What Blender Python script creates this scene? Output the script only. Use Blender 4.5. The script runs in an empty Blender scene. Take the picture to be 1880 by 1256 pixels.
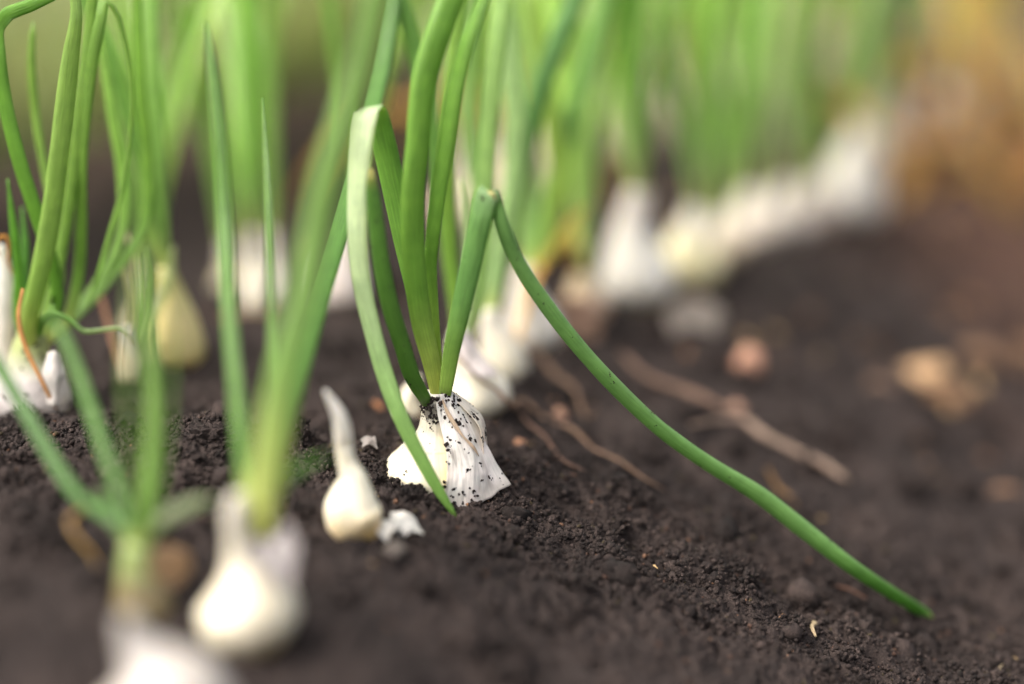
import bpy, math, random
import numpy as np
from mathutils import Vector, noise as mnoise

# ------------------------------------------------------------------ camera
# real scale: one unit is a metre, cm() helpers below
IMG_W, IMG_H, LENS, SENSOR = 1880.0, 1256.0, 70.0, 36.0
FPX = IMG_W * LENS / SENSOR
PITCH = math.atan((628 + 350) / FPX)
FW = np.array([0, math.cos(PITCH), -math.sin(PITCH)])
DN = np.array([0, -math.sin(PITCH), -math.cos(PITCH)])
RT = np.array([1.0, 0, 0])
CAM = np.array([0.0, -0.57819162, 0.19908191])

scene = bpy.context.scene
col = scene.collection
cd = bpy.data.cameras.new('camera')
cd.lens = LENS; cd.sensor_width = SENSOR; cd.sensor_fit = 'HORIZONTAL'
cd.clip_start = 0.01; cd.clip_end = 200
cd.dof.use_dof = True
cd.dof.focus_distance = 0.601
cd.dof.aperture_fstop = 1.75
cam = bpy.data.objects.new('camera', cd); col.objects.link(cam)
cam.location = CAM; cam.rotation_euler = (math.pi / 2 - PITCH, 0, 0)
scene.camera = cam

# ------------------------------------------------------------------ light
SUN_EL, SUN_DIR = math.radians(54), (-0.90, -0.43)    # bright veiled sun, high on the left
w = bpy.data.worlds.new('World'); scene.world = w; w.use_nodes = True
nt = w.node_tree; bg = nt.nodes['Background']
sky = nt.nodes.new('ShaderNodeTexSky'); sky.sky_type = 'NISHITA'; sky.sun_disc = False
sky.sun_elevation = SUN_EL
sky.sun_rotation = math.atan2(SUN_DIR[0], SUN_DIR[1])
sky.air_density = 1.0; sky.dust_density = 6.0; sky.ozone_density = 0.6
hs = nt.nodes.new('ShaderNodeHueSaturation'); hs.inputs['Saturation'].default_value = .35      # thin white overcast
nt.links.new(sky.outputs[0], hs.inputs['Color']); nt.links.new(hs.outputs[0], bg.inputs[0]); bg.inputs[1].default_value = 0.15
sl = bpy.data.lights.new('sun', 'SUN'); sl.energy = 1.5; sl.angle = math.radians(50); sl.color = (1.0, 0.93, 0.82)
sun = bpy.data.objects.new('sun', sl); col.objects.link(sun)
dv = Vector((SUN_DIR[0] * math.cos(SUN_EL), SUN_DIR[1] * math.cos(SUN_EL), math.sin(SUN_EL)))
sun.rotation_euler = dv.to_track_quat('Z', 'Y').to_euler()
sun.location = dv * 3
scene.view_settings.view_transform = 'Standard'; scene.view_settings.look = 'None'
scene.view_settings.exposure = 1.42; scene.view_settings.gamma = 1.0
scene.view_settings.use_curve_mapping = False
scene.render.engine = 'CYCLES'
scene.cycles.use_denoising = True
scene.cycles.max_bounces = 8

# ------------------------------------------------------------------ helpers
rng = np.random.default_rng(7)
random.seed(7)

def ray(px, py): return FW + RT * (px - 940) / FPX + DN * (py - 628) / FPX
def at(px, py, Y):
    """point seen at a photo pixel, at world depth Y (cm behind the sharp onion)"""
    r = ray(px, py); t = (Y * .01 - CAM[1]) / r[1]
    return CAM + r * t
def px2m(P): return float(np.dot(np.asarray(P) - CAM, FW)) / FPX
def lin(r, g, b):
    f = lambda c: (c / 255 / 12.92) if c <= 10 else ((c / 255 + .055) / 1.055) ** 2.4
    return np.array([f(r), f(g), f(b)])

_perm = rng.permutation(4096)
def perlin(x, y, seed=0):
    x = np.asarray(x, float); y = np.asarray(y, float)
    xi = np.floor(x).astype(np.int64); yi = np.floor(y).astype(np.int64)
    xf = x - xi; yf = y - yi
    u = xf * xf * xf * (xf * (xf * 6 - 15) + 10); v = yf * yf * yf * (yf * (yf * 6 - 15) + 10)
    def g(ix, iy, dx, dy):
        h = _perm[(_perm[(ix + seed * 131) & 4095] + iy) & 4095] * (2 * math.pi / 4096)
        return np.cos(h) * dx + np.sin(h) * dy
    a = g(xi, yi, xf, yf); b = g(xi + 1, yi, xf - 1, yf)
    c = g(xi, yi + 1, xf, yf - 1); d = g(xi + 1, yi + 1, xf - 1, yf - 1)
    return (a + (b - a) * u) * (1 - v) + (c + (d - c) * u) * v

# ---- terrain: a bed with a raised crest along the row, furrows on both sides
ROW = np.array([0.40, 0.9165]); ACR = np.array([0.9165, -0.40]); ORG = np.array([-2.17, 0.0])
_pu = np.array([-4000, -70, -45, -41, -37.5, -35, -25, -21, -17, -12, -6, 0, 3, 7.6, 13.9, 18, 24, 30, 38, 50, 4000.])
_pz = np.array([1.0, 2.0, 2.2, 1.5, -2.5, -5, -5, -1.5, .9, 1.1, .8, 0, -.8, -2.8, -5.7, -6.9, -7, -5, -1.5, 0, 0.])
_tu = np.linspace(-80, 80, 1601); _tz = np.interp(_tu, _pu, _pz)
_k = np.exp(-.5 * (np.arange(-40, 41) * .1 / 1.1) ** 2); _k /= _k.sum()
_tz[40:-40] = np.convolve(_tz, _k, 'valid')
MOUNDS = []            # (x, y, radius, height) in cm
def uv_of(x, y):
    dx = x - ORG[0]; dy = y - ORG[1]
    return dx * ACR[0] + dy * ACR[1], dx * ROW[0] + dy * ROW[1]
def ground_macro(x, y):
    """height in cm at x, y in cm"""
    x = np.asarray(x, float); y = np.asarray(y, float)
    u, v = uv_of(x, y)
    z = np.interp(u, _tu, _tz)
    far = np.clip(1.2 - np.hypot(x, y) / 400, 0, 1)
    z = z * far + .45 * perlin(x / 7, y / 7, 1) * np.clip(far + .2, 0, 1)
    for mx, my, r, h in MOUNDS:
        z = z + h * np.exp(-((x - mx) ** 2 + (y - my) ** 2) / (2 * r * r))
    return z
def ground_z(x, y):
    x = np.asarray(x, float); y = np.asarray(y, float)
    z = ground_macro(x, y)
    wx = x + .35 * perlin(x / 1.3, y / 1.3, 11); wy = y + .35 * perlin(x / 1.3, y / 1.3, 12)
    n1 = perlin(wx / 2.4, wy / 2.4, 2); n2 = perlin(wx / 1.05, wy / 1.05, 3)
    n3 = perlin(wx / .48, wy / .48, 4); n4 = perlin(wx / .22, wy / .22, 5)
    n5 = perlin(x / .11, y / .11, 6)
    lump = np.abs(n2) * -.46 + np.abs(n3) * -.36 + .24
    return z + .42 * n1 + 1.25 * lump + .16 * n4 + .07 * n5
def hit(px, py):
    """where the line of sight of a photo pixel meets the bed; returns x, y in cm"""
    r = ray(px, py); prev = None
    for t in np.arange(.30, 4.0, .004):
        P = (CAM + r * t) * 100
        if P[2] < ground_macro(P[0], P[1]) + .05: return P
    return P

def mesh_obj(name, verts, faces, mat, parent=None, cols=None, uvs=None, smooth=True):
    """verts: world coordinates (m); the object sits at its parent's base"""
    V = np.asarray(verts, float)
    org = np.array(parent['_org']) if parent is not None and '_org' in parent else None
    if parent is None:
        org = np.array([V[:, 0].mean(), V[:, 1].mean(), V[:, 2].min()])
    me = bpy.data.meshes.new(name)
    me.from_pydata((V - org).tolist(), [], [list(map(int, f)) for f in faces])
    if cols is not None:
        a = me.color_attributes.new('col', 'FLOAT_COLOR', 'POINT')
        c4 = np.ones((len(V), 4)); c4[:, :3] = cols
        a.data.foreach_set('color', c4.ravel().astype(np.float32))
    if uvs is not None:
        l = me.uv_layers.new(name='UVMap')
        vi = np.zeros(len(me.loops), np.int32); me.loops.foreach_get('vertex_index', vi)
        l.data.foreach_set('uv', np.asarray(uvs)[vi].ravel().astype(np.float32))
    if smooth: me.polygons.foreach_set('use_smooth', np.ones(len(me.polygons), bool))
    me.materials.append(mat); me.update()
    o = bpy.data.objects.new(name, me); col.objects.link(o)
    if parent is None:
        o.location = org
    else:
        o.parent = parent
    return o
def tag(o, label, cat=None, group=None, kind=None):
    if label: o['label'] = label
    if cat: o['category'] = cat
    if group: o['group'] = group
    if kind: o['kind'] = kind
    return o
def thing(name, label, cat, org, group=None):
    o = bpy.data.objects.new(name, None); col.objects.link(o)
    o.empty_display_size = .01
    o.location = org; o['_org'] = [float(c) for c in org]
    return tag(o, label, cat, group)

def catmull(P, n):
    """resample control rows P (k, d) to n rows; returns rows and control parameter"""
    P = np.asarray(P, float); k = len(P)
    Q = np.vstack([2 * P[0] - P[1], P, 2 * P[-1] - P[-2]])
    d = np.linalg.norm(np.diff(P[:, :3], axis=0), axis=1); d = np.maximum(d, 1e-6)
    s = np.concatenate([[0], np.cumsum(d)])
    x = np.linspace(0, s[-1], n)
    x = np.unique(np.concatenate([x, s]))
    i = np.clip(np.searchsorted(s, x, 'right') - 1, 0, k - 2); t = ((x - s[i]) / d[i])[:, None]
    p0, p1, p2, p3 = Q[i], Q[i + 1], Q[i + 2], Q[i + 3]
    # centripetal-like tangents scaled by segment length
    dl = lambda a, b: np.maximum(np.linalg.norm((a - b)[:, :3], axis=1), 1e-6)[:, None]
    d0, d1, d2 = dl(p0, p1), dl(p1, p2), dl(p2, p3)
    m1 = ((p1 - p0) / d0 * d1 + (p2 - p1) / d1 * d0) / (d0 + d1) * d1
    m2 = ((p2 - p1) / d1 * d2 + (p3 - p2) / d2 * d1) / (d1 + d2) * d1
    h = (2 * t**3 - 3 * t**2 + 1) * p1 + (t**3 - 2 * t**2 + t) * m1 + (-2 * t**3 + 3 * t**2) * p2 + (t**3 - t**2) * m2
    return h, x
def frames(P, side0, fixed=False):
    T = np.gradient(P, axis=0); T /= np.linalg.norm(T, axis=1)[:, None] + 1e-12
    S = np.zeros_like(P); s = np.array(side0, float)
    for i in range(len(P)):
        if fixed: s = np.array(side0, float)
        s = s - T[i] * np.dot(s, T[i]); s /= np.linalg.norm(s) + 1e-12; S[i] = s
    return T, S, np.cross(T, S)
def loft_faces(nr, ns, cap0=True, cap1=True):
    f = []
    for i in range(nr - 1):
        a = i * ns
        for j in range(ns):
            k = (j + 1) % ns
            f.append((a + j, a + k, a + ns + k, a + ns + j))
    if cap0: f.append(tuple(range(ns - 1, -1, -1)))
    if cap1: f.append(tuple((nr - 1) * ns + j for j in range(ns)))
    return f

# ------------------------------------------------------------------ materials
def newmat(name):
    m = bpy.data.materials.new(name); m.use_nodes = True
    t = m.node_tree; b = t.nodes['Principled BSDF']; out = t.nodes['Material Output']
    return m, t, b, out
def N(t, kind, **kw):
    n = t.nodes.new(kind)
    for k, v in kw.items():
        if k.startswith('i_'): n.inputs[k[2:].replace('_', ' ')].default_value = v
        else: setattr(n, k, v)
    return n
def mixc(t, a, b, fac, mode='MIX'):
    n = t.nodes.new('ShaderNodeMix'); n.data_type = 'RGBA'; n.blend_type = mode
    for sock, val in ((n.inputs[0], fac), (n.inputs[6], a), (n.inputs[7], b)):
        if isinstance(val, (int, float)): sock.default_value = val
        elif isinstance(val, tuple): sock.default_value = val
        else: t.links.new(val, sock)
    return n.outputs[2]
def ramp(t, src, stops):
    r = t.nodes.new('ShaderNodeValToRGB')
    e = r.color_ramp.elements
    while len(e) < len(stops): e.new(.5)
    for q, (p, c) in zip(e, stops): q.position = p; q.color = (*c, 1) if len(c) == 3 else c
    t.links.new(src, r.inputs[0]); return r.outputs[0]

def soil_material(name, attr=True, dark=1.0):
    m, t, b, out = newmat(name)
    geo = N(t, 'ShaderNodeNewGeometry')
    n1 = N(t, 'ShaderNodeTexNoise', i_Scale=2600.0, i_Detail=4.0, i_Roughness=.7)
    n2 = N(t, 'ShaderNodeTexNoise', i_Scale=260.0, i_Detail=5.0, i_Roughness=.6)
    n3 = N(t, 'ShaderNodeTexNoise', i_Scale=40.0, i_Detail=3.0)
    for n in (n1, n2, n3): t.links.new(geo.outputs['Position'], n.inputs['Vector'])
    c1 = ramp(t, n1.outputs[0], [(.3, (.0095, .0073, .0066)), (.55, (.034, .026, .0236)), (.78, (.122, .097, .088))])
    c2 = ramp(t, n2.outputs[0], [(.3, (.72, .70, .70)), (.7, (1.3, 1.24, 1.2))])
    c3 = ramp(t, n3.outputs[0], [(.3, (.62, .60, .60)), (.7, (1.32, 1.27, 1.24))])
    c = mixc(t, c1, c2, 1.0, 'MULTIPLY'); c = mixc(t, c, c3, 1.0, 'MULTIPLY')
    if attr:
        a = N(t, 'ShaderNodeAttribute', attribute_name='col')
        c = mixc(t, c, a.outputs['Color'], 1.0, 'MULTIPLY')
    t.links.new(c, b.inputs['Base Color'])
    b.inputs['Roughness'].default_value = .92; b.inputs['Specular IOR Level'].default_value = .22
    bp = N(t, 'ShaderNodeBump', i_Strength=.9, i_Distance=.0006)
    t.links.new(n1.outputs[0], bp.inputs['Height'])
    bp2 = N(t, 'ShaderNodeBump', i_Strength=.6, i_Distance=.0015)
    t.links.new(n2.outputs[0], bp2.inputs['Height']); t.links.new(bp2.outputs[0], bp.inputs['Normal'])
    t.links.new(bp.outputs[0], b.inputs['Normal'])
    return m
M_SOIL = soil_material('soil')

def veined_material(name, rough, transl, vein_lo, vein_hi, su, sv, bump, spec=.5, tint=(1, 1, 1), sss=0.0, blot=None):
    """pigment comes from the mesh; veins run along the length (uv: x round, y along in cm)"""
    m, t, b, out = newmat(name)
    a = N(t, 'ShaderNodeAttribute', attribute_name='col')
    uv = N(t, 'ShaderNodeUVMap', uv_map='UVMap')
    mp = N(t, 'ShaderNodeMapping'); mp.inputs['Scale'].default_value = (su, sv, 1)
    t.links.new(uv.outputs[0], mp.inputs[0])
    n = N(t, 'ShaderNodeTexNoise', i_Scale=1.0, i_Detail=3.0, i_Roughness=.6)
    t.links.new(mp.outputs[0], n.inputs['Vector'])
    geo = N(t, 'ShaderNodeNewGeometry')
    n2 = N(t, 'ShaderNodeTexNoise', i_Scale=220.0, i_Detail=4.0)
    t.links.new(geo.outputs['Position'], n2.inputs['Vector'])
    v = ramp(t, n.outputs[0], [(.3, (vein_lo,) * 3), (.7, (vein_hi,) * 3)])
    c = mixc(t, a.outputs['Color'], v, 1.0, 'MULTIPLY')
    v2 = ramp(t, n2.outputs[0], [(.3, (.86, .88, .84)), (.7, (1.1, 1.08, 1.06))])
    c = mixc(t, c, v2, 1.0, 'MULTIPLY')
    if blot:
        n4 = N(t, 'ShaderNodeTexNoise', i_Scale=blot[0], i_Detail=6.0, i_Roughness=.75)
        t.links.new(geo.outputs['Position'], n4.inputs['Vector'])
        f = ramp(t, n4.outputs[0], [(blot[1], (0, 0, 0)), (blot[1] + .05, (1, 1, 1))])
        c = mixc(t, c, (*blot[2], 1), f)
    t.links.new(c, b.inputs['Base Color'])
    b.inputs['Roughness'].default_value = rough; b.inputs['Specular IOR Level'].default_value = spec
    if sss:
        b.inputs['Subsurface Weight'].default_value = sss
        b.inputs['Subsurface Radius'].default_value = (1.0, .8, .4); b.inputs['Subsurface Scale'].default_value = .003
    bp = N(t, 'ShaderNodeBump', i_Strength=bump, i_Distance=.0006)
    t.links.new(n.outputs[0], bp.inputs['Height']); t.links.new(bp.outputs[0], b.inputs['Normal'])
    if transl:
        tr = N(t, 'ShaderNodeBsdfTranslucent'); mx = N(t, 'ShaderNodeMixShader'); mx.inputs[0].default_value = transl
        tc = mixc(t, c, (*tint, 1), 1.0, 'MULTIPLY'); t.links.new(tc, tr.inputs[0])
        t.links.new(b.outputs[0], mx.inputs[1]); t.links.new(tr.outputs[0], mx.inputs[2])
        t.links.new(mx.outputs[0], out.inputs[0])
    return m
M_LEAF = veined_material('onion_leaf', .36, .40, .76, 1.18, 30, .8, .6, .5, (1.55, 1.45, .9))
M_BULB = veined_material('onion_bulb', .36, .0, .86, 1.05, 50, .22, .25, .5, sss=.25)
M_PAPER = veined_material('papery_skin', .5, .45, .90, 1.05, 44, .5, .35, .35, (1.0, .97, .92), blot=(700, .66, (.09, .07, .06)))
M_DRY = veined_material('dry_fibre', .75, .12, .65, 1.25, 16, 2.5, .9, .2, (1.0, .9, .7))
M_DIRT = soil_material('dirt_crumbs')

# ------------------------------------------------------------------ soil sheet
def graded(lo, hi, core, step, grow, limit):
    a = list(np.arange(core[0], core[1] + 1e-9, step))
    s, x = step, a[-1]
    while x < hi: s = min(s * grow, limit(x)); x += s; a.append(x)
    s, x = step, a[0]; b = []
    while x > lo: s = min(s * grow, limit(x)); x -= s; b.append(x)
    return np.array(b[::-1] + a)
# mounds and hollows seen round the sharp onion, as pixels of the soil
def mound(px, py, r, h):
    P = hit(px, py); MOUNDS.append((P[0], P[1], r, h))
for a in [(1030, 935, .7, -.75), (975, 905, .9, .35), (880, 905, 1.0, .2), (690, 850, .9, .5), (330, 830, 1.4, .55),
          (420, 810, 1.0, .5), (60, 830, 2.0, .35), (545, 845, .6, .35), (1330, 1050, .9, .45), (1180, 1015, .6, -.45),
          (1270, 990, .7, -.4), (760, 925, .6, .25), (1110, 960, .7, .35), (1560, 1180, .8, .4), (1480, 1120, .6, -.35)]:
    mound(*a)
gx = graded(-3000, 3000, (-17.5, 17.5), .05, 1.06, lambda x: .12 if abs(x) < 26 else 1e9)
gy = graded(-300, 3500, (-5.5, 5.5), .06, 1.035, lambda y: .16 if -16 < y < 20 else (1.0 if y < 120 else 1e9))
X, Y = np.meshgrid(gx, gy)
fine = np.clip(1.3 - np.hypot(X, Y) / 300, 0, 1)
Z = ground_z(X, Y)
Zm = ground_macro(X, Y); Z = Zm + (Z - Zm) * fine
nx, ny = len(gx), len(gy)
V = np.stack([X, Y, Z], -1).reshape(-1, 3) * .01
ii = np.arange((ny - 1) * (nx - 1)); r_, c_ = ii // (nx - 1), ii % (nx - 1)
q = np.stack([r_ * nx + c_, r_ * nx + c_ + 1, (r_ + 1) * nx + c_ + 1, (r_ + 1) * nx + c_], 1).astype(np.int32)
me = bpy.data.meshes.new('soil_ground')
me.vertices.add(len(V)); me.vertices.foreach_set('co', V.ravel().astype(np.float32))
me.loops.add(q.size); me.loops.foreach_set('vertex_index', q.ravel())
me.polygons.add(len(q)); me.polygons.foreach_set('loop_start', (np.arange(len(q)) * 4).astype(np.int32))
me.polygons.foreach_set('loop_total', np.full(len(q), 4, np.int32))
me.polygons.foreach_set('use_smooth', np.ones(len(q), bool))
me.update(calc_edges=True)
U_, V_ = uv_of(X, Y)
def sm(a, b, x): t = np.clip((x - a) / (b - a), 0, 1); return t * t * (3 - 2 * t)
dryR = sm(36, 54, V_ + .6 * U_ + 9 * perlin(X / 8, Y / 8, 21)) * sm(-2, 4, U_ + 3 * perlin(X / 6, Y / 6, 23)) * (.75 + .5 * perlin(X / 3, Y / 3, 24))
dry_hazeL = np.maximum(sm(90, 130, V_) * .8 * sm(-14, -20, U_), sm(-38, -41, U_ + 1.5 * perlin(X / 9, Y / 9, 22)))  # dry left bank; far furrow soil also paled to paint hazy brightness
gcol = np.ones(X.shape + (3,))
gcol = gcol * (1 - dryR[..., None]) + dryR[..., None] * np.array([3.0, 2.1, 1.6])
gcol = gcol * (1 - dry_hazeL[..., None]) + dry_hazeL[..., None] * np.array([5.0, 4.7, 4.2])
c4 = np.ones((len(V), 4)); c4[:, :3] = gcol.reshape(-1, 3)
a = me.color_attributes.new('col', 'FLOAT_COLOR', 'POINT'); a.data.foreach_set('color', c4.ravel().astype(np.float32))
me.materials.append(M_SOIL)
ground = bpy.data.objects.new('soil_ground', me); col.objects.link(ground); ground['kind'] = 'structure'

# crumbs of soil lying on the sheet
def ico():
    p = (1 + 5 ** .5) / 2
    v = np.array([(-1, p, 0), (1, p, 0), (-1, -p, 0), (1, -p, 0), (0, -1, p), (0, 1, p), (0, -1, -p), (0, 1, -p), (p, 0, -1), (p, 0, 1), (-p, 0, -1), (-p, 0, 1)], float)
    f = np.array([(0, 11, 5), (0, 5, 1), (0, 1, 7), (0, 7, 10), (0, 10, 11), (1, 5, 9), (5, 11, 4), (11, 10, 2), (10, 7, 6), (7, 1, 8), (3, 9, 4), (3, 4, 2), (3, 2, 6), (3, 6, 8), (3, 8, 9), (4, 9, 5), (2, 4, 11), (6, 2, 10), (8, 6, 7), (9, 8, 1)])
    return v / np.linalg.norm(v[0]), f
ICO_V, ICO_F = ico()
VAR = [ICO_V * (1 + .38 * (rng.random((12, 1)) - .5)) + .16 * rng.normal(size=(12, 3)) for _ in range(16)]
def rand_rot(n):
    q = rng.normal(size=(n, 4)); q /= np.linalg.norm(q, axis=1)[:, None]
    a, b, c, d = q.T
    return np.stack([np.stack([1 - 2 * (c * c + d * d), 2 * (b * c - a * d), 2 * (b * d + a * c)], -1),
                     np.stack([2 * (b * c + a * d), 1 - 2 * (b * b + d * d), 2 * (c * d - a * b)], -1),
                     np.stack([2 * (b * d - a * c), 2 * (c * d + a * b), 1 - 2 * (b * b + c * c)], -1)], 1)
def crumbs(P, R, C, name, mat, parent=None, squash=None):
    """P centres (m), R radii (m), C colours: one joined mesh of small rough lumps"""
    n = len(P); vi = rng.integers(0, len(VAR), n)
    base = np.stack(VAR)[vi] * rng.uniform(.65, 1.25, (n, 1, 3))
    v = np.einsum('nij,nkj->nki', rand_rot(n), base) * np.asarray(R)[:, None, None]
    if squash is not None:                       # flatten along a normal
        d = np.einsum('nki,ni->nk', v, squash); v = v - .55 * d[..., None] * squash[:, None, :]
    v = (v + np.asarray(P)[:, None, :]).reshape(-1, 3)
    f = (ICO_F[None] + (np.arange(n) * 12)[:, None, None]).reshape(-1, 3).astype(np.int32)
    org = np.array(parent['_org']) if parent is not None else np.zeros(3)
    me = bpy.data.meshes.new(name)
    me.vertices.add(len(v)); me.vertices.foreach_set('co', (v - org).ravel().astype(np.float32))
    me.loops.add(f.size); me.loops.foreach_set('vertex_index', f.ravel())
    me.polygons.add(len(f)); me.polygons.foreach_set('loop_start', (np.arange(len(f)) * 3).astype(np.int32))
    me.polygons.foreach_set('loop_total', np.full(len(f), 3, np.int32)); me.update(calc_edges=True)
    c4 = np.ones((len(v), 4)); c4[:, :3] = np.repeat(C, 12, 0)
    a = me.color_attributes.new('col', 'FLOAT_COLOR', 'POINT'); a.data.foreach_set('color', c4.ravel().astype(np.float32))
    me.materials.append(mat)
    o = bpy.data.objects.new(name, me); col.objects.link(o); o.parent = parent
    return o
def crumb_cols(n, few):
    k = rng.random(n); k[few:] = .5
    C = np.ones((n, 3)) * rng.uniform(.45, 1.6, (n, 1))
    C[k > .97] = np.array([2.2, 1.7, 1.4]); C[k > .992] = np.array([4.5, 3.4, 2.4]); C[k < .02] = np.array([1.8, 1.9, 1.2])
    return C
n1, n2, ncl = 40000, 7000, 1500
cx = np.concatenate([rng.uniform(-18, 18, n1), rng.uniform(-22, 26, n2)])
cy = np.concatenate([rng.normal(0, 3.0, n1), rng.uniform(-14, 30, n2)])
cr = np.concatenate([.02 + .08 * rng.random(n1) ** 3, .04 + .07 * rng.random(n2) ** 2])
cz = ground_z(cx, cy) + cr * .35
# clods: many crumbs caked together
kx = rng.uniform(-20, 24, ncl); ky = np.concatenate([rng.normal(0, 3.5, ncl // 2), rng.uniform(-15, 34, ncl - ncl // 2)])
kr = .10 + .42 * rng.random(ncl) ** 2.4; kr[ncl // 2:] *= 1.7; kz = ground_z(kx, ky) + kr * .1
per = 30
dirs = rng.normal(size=(ncl, per, 3)); dirs /= np.linalg.norm(dirs, axis=-1)[..., None]
rr = rng.uniform(.55, 1.0, (ncl, per)) * kr[:, None] * np.array([1.0])
cp = np.stack([kx, ky, kz], -1)[:, None] + dirs * rr[..., None] * np.array([1.1, 1.1, .75])
crr = np.minimum(kr[:, None] * rng.uniform(.16, .42, (ncl, per)), rng.uniform(.05, .085, (ncl, per)) * np.where(np.abs(ky) < 8, 1, 2.2)[:, None])
rr_core = kr * .58; cp[:, 0] = np.stack([kx, ky, kz], -1); crr[:, 0] = rr_core
cx = np.concatenate([cx, cp[..., 0].ravel()]); cy = np.concatenate([cy, cp[..., 1].ravel()]); cz = np.concatenate([cz, cp[..., 2].ravel()]); cr = np.concatenate([cr, crr.ravel()])
soil_crumbs = crumbs(np.stack([cx, cy, cz], 1) * .01, cr * .01, crumb_cols(len(cx), n1), 'soil_crumbs', M_DIRT)
tag(soil_crumbs, 'fine dark crumbs of soil covering the planting bed', 'soil', kind='stuff')

# ------------------------------------------------------------------ plant builders
G_MID, G_DARK, G_LIGHT = lin(104, 150, 62), lin(72, 118, 44), lin(138, 178, 88)
G_PALE, G_BASE, G_YEL = lin(196, 212, 176), lin(196, 205, 120), lin(176, 176, 70)
def leaf(parent, pts, widths, green=G_MID, base=G_BASE, tip=None, side=(1, 0, 0), thick=.55, kinks=(), pale=None,
         segs=16, label=None, base_len=.12, name='leaf', mat=None, wob=.03, abs_w=False, blunt=False, twist=0.0, fixed=False):
    """a hollow onion leaf swept along points (m); widths in photo pixels at each point's distance;
    kinks: point indices where it is folded flat; pale: per point share of pale tone, waxy bloom with painted sky sheen"""
    P = np.array(pts, float); k = len(P)
    W = np.array(widths, float) * (1 if abs_w else np.array([px2m(p) for p in P]))
    fl = np.full(k, thick)
    for i in kinks: fl[i] = .12
    pl = np.zeros(k) if pale is None else np.array(pale, float)
    length = np.linalg.norm(np.diff(P, axis=0), axis=1).sum()
    H, s = catmull(np.column_stack([P, W, fl, pl]), max(24, int(length / .004)))
    C = H[:, :3]; Wd = np.maximum(H[:, 3], 1e-4); F = np.clip(H[:, 4], .08, 1); PL = np.clip(H[:, 5], 0, 1)
    # rounded end
    if blunt:
        e = np.clip((s[-1] - s) / (Wd * .6), 0, 1); Wd = Wd * np.sqrt(np.maximum(1 - (1 - e) ** 2, .02))
    T, S, U = frames(C, side, fixed)
    nr = len(C); an = np.linspace(0, 2 * math.pi, segs, endpoint=False)
    ph = rng.uniform(0, 50)
    wobble = 1 + wob * perlin(s / .012 + ph, s * 0 + ph, 31)
    ca = np.sign(np.cos(an)) * np.abs(np.cos(an)) ** .9
    sa = np.where(np.sin(an) > 0, np.sin(an), np.sin(an) * .8)
    tw = twist * s / s[-1]
    S2 = S * np.cos(tw)[:, None] + U * np.sin(tw)[:, None]; U2 = -S * np.sin(tw)[:, None] + U * np.cos(tw)[:, None]
    rad = (Wd / 2 * wobble)
    rib = 1 + .025 * np.cos(an * 7 + ph)
    V = C[:, None] + S2[:, None] * (rad[:, None] * ca * rib)[..., None] + U2[:, None] * ((rad * F)[:, None] * sa * rib)[..., None]
    tt = s / s[-1]
    b = np.clip(1 - tt / base_len, 0, 1) ** 1.3
    cc = green[None] * (1 + .10 * perlin(s / .03 + ph, s * 0, 33))[:, None]
    cc = cc * (1 - b[:, None]) + base[None] * b[:, None]
    cc = cc * (1 - PL[:, None]) + G_PALE[None] * PL[:, None]
    if mat is None: cc = cc * np.array([1.12, 1.06, 1.12])
    if tip is not None:
        q = np.clip((s - (s[-1] - .006)) / .006, 0, 1)[:, None]; cc = cc * (1 - q) + tip[None] * q
    cols = np.repeat(cc, segs, 0)
    uvs = np.stack([np.tile(an / (2 * math.pi), nr) + ph, np.repeat(s * 100, segs)], 1)
    uvs[:, 0] = np.tile(np.abs(an / math.pi - 1), nr) + ph
    o = mesh_obj(name, V.reshape(-1, 3), loft_faces(nr, segs), mat or M_LEAF, parent, cols, uvs)
    if label: o['label'] = label
    return o
def tr(pts, widths, **kw):
    """trace: points (px, py, Y cm) to metres"""
    return [at(*p) for p in pts], widths

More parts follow.
